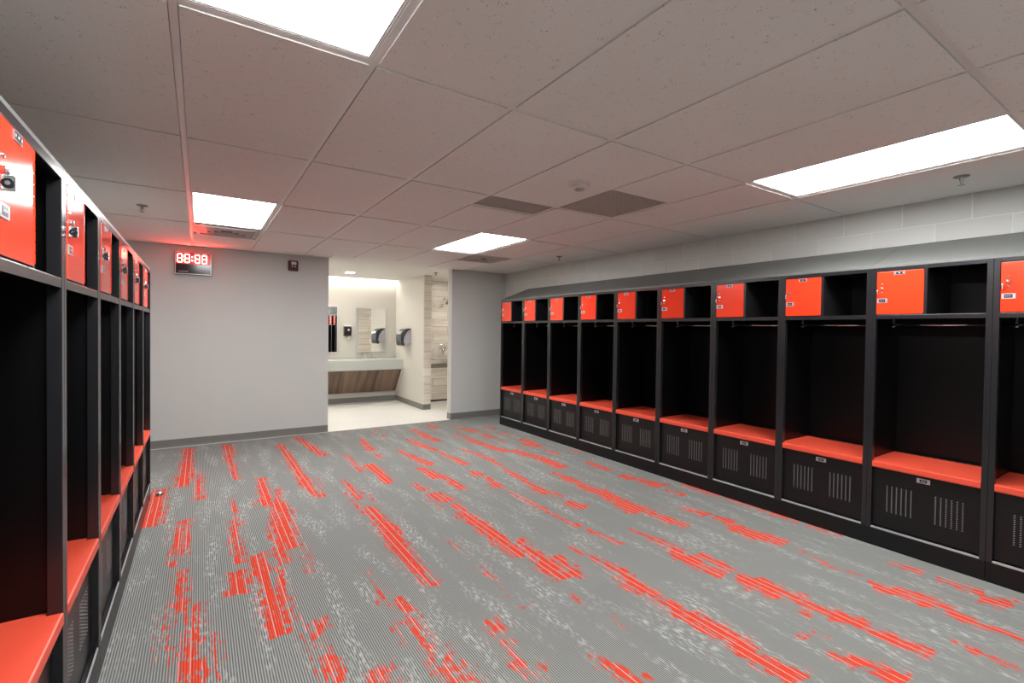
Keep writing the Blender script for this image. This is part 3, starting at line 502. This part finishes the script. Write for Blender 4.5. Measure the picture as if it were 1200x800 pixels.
# ------------------------------------------------------------------ lockers
PW = .028      # post width
def louvre_group(bm, yf, mi, cx0):
    if True:
        for c in range(6):
            for r_ in range(14):
                x = cx0 + (c-2.5)*.0262; z = .252 + r_*.0131
                box(bm, x-.0034, x+.0034, yf-.0008, yf+.001, z, z+.0046, mi)
def make_locker():
    root = empty('locker')
    h = W/2 - .0006
    z0, zt = .121, 1.918
    zs0, zs1 = 1.566, 1.595
    bm = nb()   # carcass: thin sheet sides, back, top, floor
    box(bm, -h, -h+.0025, .036, D, z0, zt-.0); box(bm, h-.0025, h, .036, D, z0, zt)
    box(bm, -h+.0025, h-.0025, D-.003, D, z0, zt)
    box(bm, -h+.0025, h-.0025, .036, D-.003, zt-.003, zt); box(bm, -h+.0025, h-.0025, .036, D-.003, z0, z0+.003)
    ob('carcass', bm, 'black', root)
    bm = nb()   # face frame: posts, head, foot; posts are folded channels
    for s_ in (-1, 1):
        a, b_ = sorted((s_*h, s_*(h-PW)))
        box(bm, a, b_, 0, .0355, z0, zt)
    box(bm, -h+PW, h-PW, 0, .020, 1.891, zt)
    box(bm, -h+PW, h-PW, .020, .060, 1.899, 1.903); box(bm, -h+PW, h-PW, .0068, .0355, z0, .130)
    ob('face_frame', bm, 'frameblk', root, bevel=.0018)
    bm = nb()
    box(bm, -h+PW, h-PW, .0015, .0065, z0, .134); ob('bottom_rail', bm, 'rail', root, bevel=.001)  # pale lip bar: light reflected off the sill is put into its colour
    bm = nb()   # shelf with folded front lip
    box(bm, -h+PW+.0002, h-PW-.0002, .001, .004, zs0, zs1-.002); box(bm, -h+PW+.0002, h-PW-.0002, .001, .037, zs1-.002, zs1)
    box(bm, -h+.0027, h-.0027, .037, D-.0032, zs1-.002, zs1)
    ob('shelf', bm, 'frameblk', root, bevel=.0008)
    bm = nb()   # upright between the door box and the open cubby
    box(bm, -.019, -.001, .001, .03, zs1+.0002, 1.8905); box(bm, -.011, -.009, .03, D-.004, zs1+.0002, 1.9145)
    ob('divider', bm, 'frameblk', root, bevel=.0008)
    # door
    dx0, dx1, dz0, dz1 = -h+PW+.003, -.022, zs1+.004, 1.8875
    bm = nb(); box(bm, dx0, dx1, -.002, .016, dz0, dz1)
    door = ob('door', bm, 'orange', root, bevel=.002)
    cx_ = (dx0+dx1)/2
    bm = nb(); box(bm, cx_-.029, cx_+.029, -.0042, -.0022, 1.862, 1.884)
    box(bm, cx_-.026, cx_+.026, -.0048, -.0042, 1.8645, 1.8815, 1)
    for xx, ww in ((-.021,.0022),(.021,.0022),(-.002,.0016),(.0025,.0012)): box(bm, cx_+xx-ww, cx_+xx+ww, -.0053, -.0048, 1.870, 1.876, 2)
    np_ = ob('number_plate', bm, ['plate','ink','white'], door); np_['label'] = 'small dark number plate'
    bm = nb(); px_ = dx0+.030   # keeper and rivets
    lathe(bm, [(.010,0),(.010,.006),(.007,.010),(.003,.011)], Matrix.Translation((px_,-.0022,1.775)) @ Matrix.Rotation(PI/2,4,'X'), 16)
    for z in (1.806, 1.747): lathe(bm, [(.0055,0),(.0045,.003),(.001,.0035)], Matrix.Translation((px_,-.0022,z)) @ Matrix.Rotation(PI/2,4,'X'), 10)
    k_ = ob('rivet', bm, 'chrome', door, smooth=False); k_['label'] = 'chrome lock button with two rivets'
    bm = nb(); box(bm, dx0+.008, dx0+.014, -.026, -.0022, 1.729, 1.762)
    lp = ob('latch', bm, 'chrome', door, bevel=.002); lp['label'] = 'chrome latch plate standing out from the door'
    bm = nb(); lathe(bm, [(.0105,0),(.0105,.003),(.0095,.0035)], Matrix.Translation((dx0+.0078,-.015,1.745)) @ Matrix.Rotation(-PI/2,4,'Y'), 18)
    lathe(bm, [(.0045,.0035),(.0045,.0045)], Matrix.Translation((dx0+.0078,-.015,1.745)) @ Matrix.Rotation(-PI/2,4,'Y'), 14, 1)
    ob('latch_ring', bm, ['ink','chrome'], door)
    bm = nb(); box(bm, dx0+.004, dx0+.062, -.0046, -.0022, 1.676, 1.706)
    box(bm, dx0+.015, dx0+.050, -.0053, -.0046, 1.681, 1.701, 1)
    for k in range(4): box(bm, dx0+.019+k*.007, dx0+.023+k*.007, -.0058, -.0053, 1.6885, 1.6935, 2)
    ob('badge', bm, ['plate','ink','plate'], door)
    bm = nb()   # knuckle hinge
    for k in range(10): lathe(bm, [(.0038,0),(.0038,.0255)], Matrix.Translation((dx1+.0012, -.0005, dz0+.006+k*.028)), 8)
    ob('hinge', bm, 'orange', door)
    # rod under the shelf
    bm = nb(); tube(bm, [(-h+.004,.20,1.528), (h-.004,.20,1.528)], .0075, 10); rod = ob('coat_rod', bm, 'chrome', root, smooth=True)
    bm = nb()
    for s_ in (-1,):
        x = s_*.238; box(bm, x-.009, x+.009, .186, .214, 1.588, 1.5925); box(bm, x-.0015, x+.0015, .192, .208, 1.537, 1.588); box(bm, x-.004, x+.004, .188, .212, 1.513, 1.5205)
        box(bm, x-.0015, x+.0015, .2078, .211, 1.515, 1.588)
    ob('rod_bracket', bm, 'rail', rod)
    # seat: folded pan, notched round the posts
    i_ = h-PW-.0008; o_ = h-.0045
    bm = nb()
    top = [(-i_,.003),(i_,.003),(i_,.038),(o_,.038),(o_,.452),(-o_,.452),(-o_,.038),(-i_,.038)]
    prism(bm, top, 'z', .5835, .5865)
    prof = [(y_+.013, z_) for y_, z_ in ((-.010,.5865),(-.0135,.585),(-.015,.581),(-.015,.552),(-.012,.545),(-.004,.543),(-.004,.5455),(-.0105,.5475),(-.0125,.553),(-.0125,.5835),(-.010,.5835))]
    prism(bm, prof, 'x', -i_, i_)
    box(bm, -o_, o_, .449, .452, .556, .5835)
    ob('seat', bm, 'seat', root, bevel=.0006)
    bm = nb()   # seat hinge strip and back filler
    box(bm, -o_, o_, .4535, D-.0035, .578, .582)
    for k in range(12): lathe(bm, [(.005,0),(.005,.032)], Matrix.Translation((-.24+k*.04, .457, .588)) @ Matrix.Rotation(PI/2,4,'Y'), 8)
    ob('seat_hinge', bm, 'black', root)
    # foot locker front
    bm = nb(); box(bm, -h+PW+.001, h-PW-.001, .0245, .0275, .1385, .541)
    fp = ob('foot_panel', bm, 'plinth', root, bevel=.0008)
    for cx0 in (-.128, .128):
        bm = nb(); louvre_group(bm, .0242, 0, cx0); ob('vent_louver', bm, 'slot', fp)
    bm = nb(); box(bm, -.034, .034, .019, .0243, .495, .524); box(bm, -.019, .019, .0184, .019, .5, .519, 1); box(bm, -.012, .012, .0179, .0184, .507, .512, 0)
    ob('hasp_plate', bm, ['plate','ink'], fp, bevel=0)
    return root
ORD = ['first','second','third','fourth','fifth','sixth','seventh','eighth','ninth','tenth']
proto = make_locker()
for i in range(10):
    o = proto if i == 0 else copy_tree(proto)
    o.location = (XR, YR-(i+.5)*W, 0); o.rotation_euler = (0,0,-PI/2)
    if i == 0: lb = 'open black locker with orange door beside the grey wall, far end of long block-wall row'
    elif i == 9: lb = 'open black locker cut off by the right picture edge in the long block-wall row'
    else: lb = '%s open black locker from the grey end wall in the long block-wall row' % ORD[i]
    tag(o, lb, 'locker', 'open lockers along the block wall')
for j in range(6):
    o = copy_tree(proto); o.location = (XL, YL+(j-.5)*W, 0); o.rotation_euler = (0,0,PI/2)
    if j == 0: lb = 'open black locker cut off by the left picture edge, nearest of the short clock-side row'
    elif j == 5: lb = 'last open black locker at the far end of the short clock-side row'
    else: lb = '%s open black locker, counting from nearest, in the short clock-side row' % ORD[j]
    tag(o, lb, 'locker', 'open lockers of the short row')

# plinths under pairs of lockers
def plinth(x_front, dirn, ya, yb, label, g):
    bm = nb(); a, b_ = sorted((x_front, x_front+dirn*D))
    y0, y1 = ya+.0012, yb-.0012; t = .003
    # folded steel plinth: front, back, ends, top
    fx0, fx1 = sorted((x_front, x_front+dirn*t)); bx0, bx1 = sorted((x_front+dirn*(D-t), x_front+dirn*D))
    mx0, mx1 = min(fx1, bx1), max(fx0, bx0)
    box(bm, fx0, fx1, y0, y1, .001, .120); box(bm, bx0, bx1, y0, y1, .001, .120)
    box(bm, mx0, mx1, y0, y0+t, .001, .120); box(bm, mx0, mx1, y1-t, y1, .001, .120)
    box(bm, mx0, mx1, y0+t, y1-t, .117, .120)
    o = ob('locker_plinth', bm, 'plinth', bevel=.0008); tag(o, label, 'plinth', g)
seams = [0, 1, 3, 5, 7, 9, 10]; nm = ['single-width black plinth under the far end locker of the long row','black plinth under the second and third lockers of the long row','black plinth under the fourth and fifth lockers of the long row',
 'black plinth under the sixth and seventh lockers of the long row','black plinth under the eighth and ninth lockers of the long row','black plinth under the locker at the right picture edge']
for k, (a, b_) in enumerate(zip(seams, seams[1:])): plinth(XR, 1, YR-b_*W, YR-a*W, nm[k], 'plinths of the long row')
for k, (a, b_) in enumerate(((0,2),(2,4),(4,6))):
    plinth(XL, -1, YL+(a-1)*W, YL+(b_-1)*W, ['black plinth under the two nearest lockers of the short row','black plinth under the middle pair of lockers of the short row','black plinth under the two far lockers of the short row'][k], 'plinths of the short row')
# sloping hoods
def hood(x_front, dirn, ya, yb, label, g):
    bm = nb(); e = x_front+dirn*.004; bck = x_front+dirn*(D+.012)
    pts = [(e,1.9186),(bck,1.9186),(bck,2.128),(bck-dirn*.002,2.130),(e,1.934)]
    prism(bm, pts, 'y', ya+.0012, yb-.0012)
    o = ob('locker_hood', bm, 'hood', bevel=.001); tag(o, label, 'hood', g)
for a, b_, lb in ((0,4,'grey sloping hood over the four far lockers of the long row'),(4,8,'grey sloping hood over the middle lockers of the long row'),(8,10,'grey sloping hood over the nearest lockers of the long row')):
    hood(XR, 1, YR-b_*W, YR-a*W, lb, 'sloping hoods of the long row')
for a, b_, lb in ((-1,2,'sloping metal hood over the nearest lockers of the short row'),(2,5,'sloping metal hood over the far lockers of the short row')):
    hood(XL, -1, YL+a*W, YL+b_*W, lb, 'sloping hoods of the short row')

# ------------------------------------------------------------------ digital clock
r = empty('digital_clock', (-.062, YW, 2.218)); tag(r, 'red digital clock showing 88:88 high on the grey end wall', 'clock')
bm = nb(); box(bm, -.186, .186, -.045, 0, -.137, .137); ob('housing', bm, 'cl_body', r, bevel=.006)
bm = nb(); box(bm, -.178, .178, -.0478, -.0455, -.130, .130); ob('face', bm, 'cl_face', r)
bm = nb(); box(bm, -.172, .172, -.0479, -.0478, -.010, .122); ob('display_window', bm, 'cl_red', r)
bm = nb()
for a in ((-.182,.182,.126,.132),(-.182,.182,-.132,-.126)): box(bm, a[0], a[1], -.050, -.0455, a[2], a[3])
for a in ((-.182,-.1765),(.1765,.182)): box(bm, a[0], a[1], -.050, -.0455, -.126, .126)
ob('rim', bm, 'cl_rim', r, bevel=.001)
bm = nb()
def seg(cx_, z0, w_, h_, t_):
    # seven bars of one digit 8, mitred ends
    hh = h_/2
    for zc in (z0, z0+hh, z0+h_):
        pts = [(cx_-w_/2+.002, zc), (cx_-w_/2+.002+t_/2, zc+t_/2), (cx_+w_/2-.002-t_/2, zc+t_/2), (cx_+w_/2-.002, zc), (cx_+w_/2-.002-t_/2, zc-t_/2), (cx_-w_/2+.002+t_/2, zc-t_/2)]
        prism(bm, pts, 'y', -.0515, -.048)
    for sx_ in (-1, 1):
        for zz in (z0, z0+hh):
            x = cx_+sx_*w_/2
            pts = [(x, zz+.002), (x+t_/2, zz+.002+t_/2), (x+t_/2, zz+hh-.002-t_/2), (x, zz+hh-.002), (x-t_/2, zz+hh-.002-t_/2), (x-t_/2, zz+.002+t_/2)]
            prism(bm, pts, 'y', -.0515, -.048)
for cx_ in (-.135, -.063, .040, .112): seg(cx_, .008, .046, .096, .0085)
for zc in (.034, .076): box(bm, -.0185, -.0065, -.0515, -.048, zc-.007, zc+.007)
ob('digit', bm, 'led', r)['label'] = 'glowing red digits 88:88'
bm = nb(); x = -.150
for w_ in (.010, .004, .012, .006, .010, .008, .012, .006): box(bm, x, x+w_, -.0485, -.048, -.103, -.097); x += w_+.004
ob('lettering', bm, 'white', r)
# fire alarm
r = empty('fire_alarm', (1.050, YW, 2.288)); tag(r, 'dark red fire alarm strobe at the top of the end wall', 'fire alarm')
bm = nb(); box(bm, -.062, .062, -.045, 0, -.069, .069); ob('housing', bm, 'red_al', r, bevel=.012)
bm = nb(); box(bm, -.026, .036, -.058, -.046, .012, .050); ob('strobe', bm, 'strobe', r, bevel=.006)
bm = nb()
for x in (-.018, .016): box(bm, x, x+.008, -.0475, -.0455, -.022, .0)
ob('lettering', bm, 'white', r)

# door stop on the carpet
r = empty('door_stop', (-.285, 5.06, 0)); tag(r, 'small chrome floor door stop at the far end of the short locker row', 'door stop')
bm = nb(); lathe(bm, [(.026,.0005),(.026,.008),(.021,.024),(.012,.034),(.004,.036)], seg=20); ob('dome', bm, 'chrome', r, smooth=True)
bm = nb(); lathe(bm, [(.0275,.012),(.029,.016),(.0275,.020)], seg=20); ob('bumper', bm, 'rubber', r, smooth=True)

# ------------------------------------------------------------------ vanity area
r = empty('vanity_counter', (1.95, 9.32, 0)); tag(r, 'pale grey wall-to-wall vanity counter with slanted walnut panel below', 'counter')
def L(v0): return v0-1.95
bm = nb()
prof = [(-.22,.845),(-.22,.668),(-.20,.668),(-.20,.838),(.2285,.838),(.2285,.862),(-.214,.862),(-.22,.857)]
prism(bm, prof, 'x', L(.502), L(PX))
ob('countertop', bm, 'counter', r, bevel=0)
bm = nb(); box(bm, L(.502), L(PX-.002), .212, .2285, .8622, .90); ob('backsplash', bm, 'counter', r)
bm = nb(); prism(bm, [(-.196,.66),(-.186,.66),(.150,.205),(.140,.205)], 'x', L(.502), L(PX-.03)); ob('apron_panel', bm, 'walnut', r)
bm = nb(); prism(bm, [(-.198,.80),(.2275,.80),(.2275,.18),(.150,.18),(-.198,.64)], 'x', L(PX-.029), L(PX-.003)); ob('end_bracket', bm, 'wall_v', r)
bm = nb(); box(bm, L(2.03), L(2.042), -.197, -.187, .655, .666); ob('panel_joint', bm, 'plate', r)
# basin set in the counter (shallow oval bowl rim)
r = empty('wash_basin', (2.87, 9.30, .8625)); tag(r, 'oval basin set in the counter below the framed mirror', 'basin')
bm = nb(); seg_ = 32; rings = []
for (rx, ry, z) in ((.215,.150,.0004),(.215,.150,.005),(.200,.136,.006),(.192,.128,.003),(.165,.105,.0022),(.03,.03,.0008)):
    rings.append([bm.verts.new((rx*math.cos(2*PI*k/seg_), ry*math.sin(2*PI*k/seg_)-.05, z)) for k in range(seg_)])
for a, b_ in zip(rings, rings[1:]):
    for k in range(seg_): bm.faces.new((a[k], a[(k+1) % seg_], b_[(k+1) % seg_], b_[k]))
bm.faces.new(rings[0][::-1]); bm.faces.new(rings[-1]); ob('rim', bm, 'plastic_w', r, smooth=True)
r = empty('faucet', (2.87, 9.47, .8625)); tag(r, 'chrome two-handle faucet on the counter below the framed mirror', 'faucet')
bm = nb(); box(bm, -.09, .09, -.022, .022, .0003, .012); ob('base', bm, 'chrome', r, bevel=.005)
bm = nb(); tube(bm, [(0,0,.012),(0,0,.06),(0,-.01,.085),(0,-.04,.10),(0,-.08,.098),(0,-.11,.085)], [.013,.012,.011,.011,.010,.009], 12); ob('spout', bm, 'chrome', r, smooth=True)
for s_ in (-1, 1):
    bm = nb(); tube(bm, [(s_*.065,0,.012),(s_*.065,0,.035),(s_*.068,0,.042)], [.014,.011,.009], 12); tube(bm, [(s_*.066,0,.040),(s_*.10,.0,.058),(s_*.155,0,.082)], [.008,.007,.008], 10)
    ob('handle', bm, 'chrome', r, smooth=True)
def mirror(x0, x1, z0, z1, label, tilt=0.):
    r = empty('wall_mirror', ((x0+x1)/2, YV, (z0+z1)/2)); tag(r, label, 'mirror'); r.rotation_euler.z = tilt; r.location.y -= abs(tilt)*(x1-x0)/2; a, c = (x1-x0)/2, (z1-z0)/2
    bm = nb(); box(bm, -a+.01, a-.01, -.014, -.0005, -c+.01, c-.01); ob('glass', bm, 'mirror', r)
    bm = nb(); f = .018
    for q in ((-a, a, c-f, c), (-a, a, -c, -c+f)): box(bm, q[0], q[1], -.024, -.0005, q[2], q[3])
    for q in ((-a, -a+f), (a-f, a)): box(bm, q[0], q[1], -.024, -.0005, -c+f, c-f)
    ob('frame', bm, 'plate', r, bevel=.002)
mirror(2.57, 3.18, .985, 1.875, tilt=.026, label='metal framed mirror reflecting the dispenser and shower tile')
mirror(1.62, 2.235, .985, 1.885, 'metal framed mirror half hidden by the end wall, reflecting lockers')
r = empty('soap_dispenser', (2.405, YV, 1.41)); tag(r, 'black soap dispenser on the wall between the two mirrors', 'soap dispenser')
bm = nb(); prism(bm, [(-.001,-.10),(-.055,-.10),(-.085,-.07),(-.095,0),(-.085,.07),(-.055,.085),(-.001,.09)], 'x', -.070, .070); ob('body', bm, 'soapblk', r, bevel=.008)
bm = nb(); prism(bm, [(-.001,.091),(-.055,.086),(-.070,.092),(-.05,.108),(-.001,.110)], 'x', -.062, .066); ob('lid', bm, 'plate', r, bevel=.003)
bm = nb(); lathe(bm, [(.022,0),(.016,.0035)], Matrix.Translation((.01,-.0935,.02)) @ Matrix.Rotation(PI/2,4,'X'), 16); ob('window', bm, 'plate', r)
bm = nb(); tube(bm, [(.035,-.05,-.10),(.03,-.05,-.125),(.02,-.052,-.14),(.022,-.05,-.185)], [.012,.014,.014,.018], 10); ob('nozzle', bm, 'white', r, smooth=True)
# towel dispenser on the partition
r = empty('towel_dispenser', (PX, 8.82, 1.30)); tag(r, 'smoky black and pale paper towel dispenser on the partition', 'towel dispenser')
bm = nb(); prism(bm, [(0,.155),(0,-.105),(-.06,-.115),(-.125,-.145),(-.150,-.08),(-.135,.02),(-.08,.11),(-.03,.145)], 'y', -.130, .130); ob('housing', bm, 'disp', r, bevel=.004)
bm = nb(); prism(bm, [(0,.172),(0,.156),(-.03,.146),(-.082,.110),(-.136,.021),(-.152,-.08),(-.126,-.146),(-.140,-.165),(-.158,-.140),(-.170,-.165),(-.190,-.150),(-.205,-.085),(-.210,.0),(-.203,.06),(-.188,.085),(-.16,.115),(-.13,.150),(-.08,.172)], 'y', -.138, .138)
ob('cover', bm, 'dispblk', r, bevel=.006)
bm = nb(); prism(bm, [(-.204,.062),(-.189,.088),(-.160,.118),(-.165,.124),(-.195,.094),(-.210,.066)], 'y', -.09, .09); ob('badge', bm, 'plate', r)
# shower fittings
r = empty('shower_valve', (4.165, 8.95, 1.085)); tag(r, 'round chrome shower valve with lever on the striated tile wall', 'shower valve')
RX = Matrix.Rotation(PI/2,4,'X')
bm = nb(); lathe(bm, [(.080,.0005),(.080,.006),(.066,.014),(.030,.018)], RX, 28); ob('escutcheon', bm, 'chrome', r, smooth=False)
bm = nb(); lathe(bm, [(.032,.0185),(.030,.045),(.024,.052)], RX, 20); tube(bm, [(0,-.045,-.02),(0,-.05,-.08),(0,-.046,-.135)], [.014,.012,.010], 10); ob('lever', bm, 'chrome', r, smooth=True)
r = empty('shower_fixture', (4.20, 8.95, 2.06)); tag(r, 'dark chrome shower head high on the striated tile wall', 'shower head')
bm = nb(); tube(bm, [(0,-.0005,.03),(0,-.05,.035),(0,-.10,.02),(0,-.13,-.015)], .011, 10); lathe(bm, [(.03,.0008),(.024,.008)], Matrix.Translation((0,0,.03)) @ RX, 18); ob('arm', bm, 'chrome', r, smooth=False)
bm = nb(); lathe(bm, [(.012,0),(.02,-.02),(.05,-.05),(.05,-.06),(.02,-.062)], Matrix.Translation((0,-.128,-.012)) @ Matrix.Rotation(-.5,4,'X'), 20); ob('head', bm, 'brass', r)
r = empty('grab_bar', (4.20, 8.95, .868)); tag(r, 'horizontal metal grab bar on the shower tile wall', 'grab bar')
bm = nb(); tube(bm, [(-.45,0,0),(-.45,-.04,0),(-.44,-.05,0),(.60,-.05,0),(.61,-.04,0),(.61,0,0)], .016, 10); ob('bar', bm, 'rail', r, smooth=True)
for x in (-.45, .61):
    bm = nb(); lathe(bm, [(.038,0),(.038,.004),(.02,.008)], Matrix.Translation((x,0,0)) @ RX, 18); ob('flange', bm, 'rail', r)
bm = nb(); tube(bm, [(0,-.0006,-.0),(0,-.05,-.0)], .010, 8); ob('bracket', bm, 'rail', r)
r = empty('robe_hook', (OX1, 7.06, 1.385)); tag(r, 'small metal robe hook on the jamb of the opening', 'hook')
bm = nb(); lathe(bm, [(.018,0),(.018,.004),(.008,.006)], Matrix.Rotation(-PI/2,4,'Y'), 14); ob('plate', bm, 'rail', r)
bm = nb(); tube(bm, [(-.005,0,0),(-.03,0,.006),(-.05,0,.04),(-.065,0,.065)], [.006,.005,.005,.006], 8); ob('prong', bm, 'rail', r, smooth=True)
# downlights and cove
def downlight(x, y, label):
    r = empty('downlight', (x, y, HC-.001)); tag(r, label, 'downlight', 'recessed downlights over the vanity area')
    bm = nb(); a = .075
    for q in ((-a,a,-a,-a+.012),(-a,a,a-.012,a)): box(bm, q[0],q[1],q[2],q[3], -.004, -.0003)
    for q in ((-a,-a+.012),(a-.012,a)): box(bm, q[0],q[1],-a+.012,a-.012, -.004, -.0003)
    ob('trim_ring', bm, 'plastic_w', r)
    bm = nb(); box(bm, -a+.0125, a-.0125, -a+.0125, a-.0125, -.002, -.0003); ob('lens', bm, 'down', r)
downlight(2.205, 8.56, 'small square recessed downlight in front of the vanity mirrors')
downlight(1.1, 8.5, 'added unseen square downlight hidden behind the clock wall')  # added out of sight to brighten the vanity area
downlight(4.45, 8.05, 'added unseen square downlight brightening the shower')  # unseen lamp added to light the shower tile
downlight(1.0, 7.6, 'added unseen square downlight just inside the opening behind the clock wall')  # extra lamp added out of view, brightens the floor past the opening
r = empty('cove_light', (1.95, 9.48, HC)); tag(r, 'lit linear cove light along the ceiling above the mirrors', 'cove light')
bm = nb(); box(bm, -1.44, 1.43, -.05, .05, .045, .069); ob('housing', bm, 'plastic_w', r)
bm = nb(); box(bm, -1.42, 1.41, -.035, .045, .036, .0448); ob('lens', bm, 'cove', r)

# ------------------------------------------------------------------ camera and view
cd = bpy.data.cameras.new('camera'); co = bpy.data.objects.new('camera', cd); COL.objects.link(co)
co.location = (0, 0, CAMP['cz'])
co.matrix_world = Matrix.Translation((0, 0, CAMP['cz'])) @ Matrix((RR, UU, -FW)).transposed().to_4x4()
cd.sensor_fit = 'HORIZONTAL'; cd.sensor_width = 36.; cd.lens = CAMP['f']/1200*36
cd.shift_y = CAMP['cyoff']/1200.
cd.clip_start = .02; cd.clip_end = 60
S.camera = co
w = bpy.data.worlds.new('world'); S.world = w; w.use_nodes = True
w.node_tree.nodes['Background'].inputs[0].default_value = (.5,.5,.5,1); w.node_tree.nodes['Background'].inputs[1].default_value = .2
S.view_settings.view_transform = 'Standard'; S.view_settings.look = 'None'; S.view_settings.gamma = 1; S.view_settings.exposure = 1.41
S.view_settings.use_curve_mapping = False
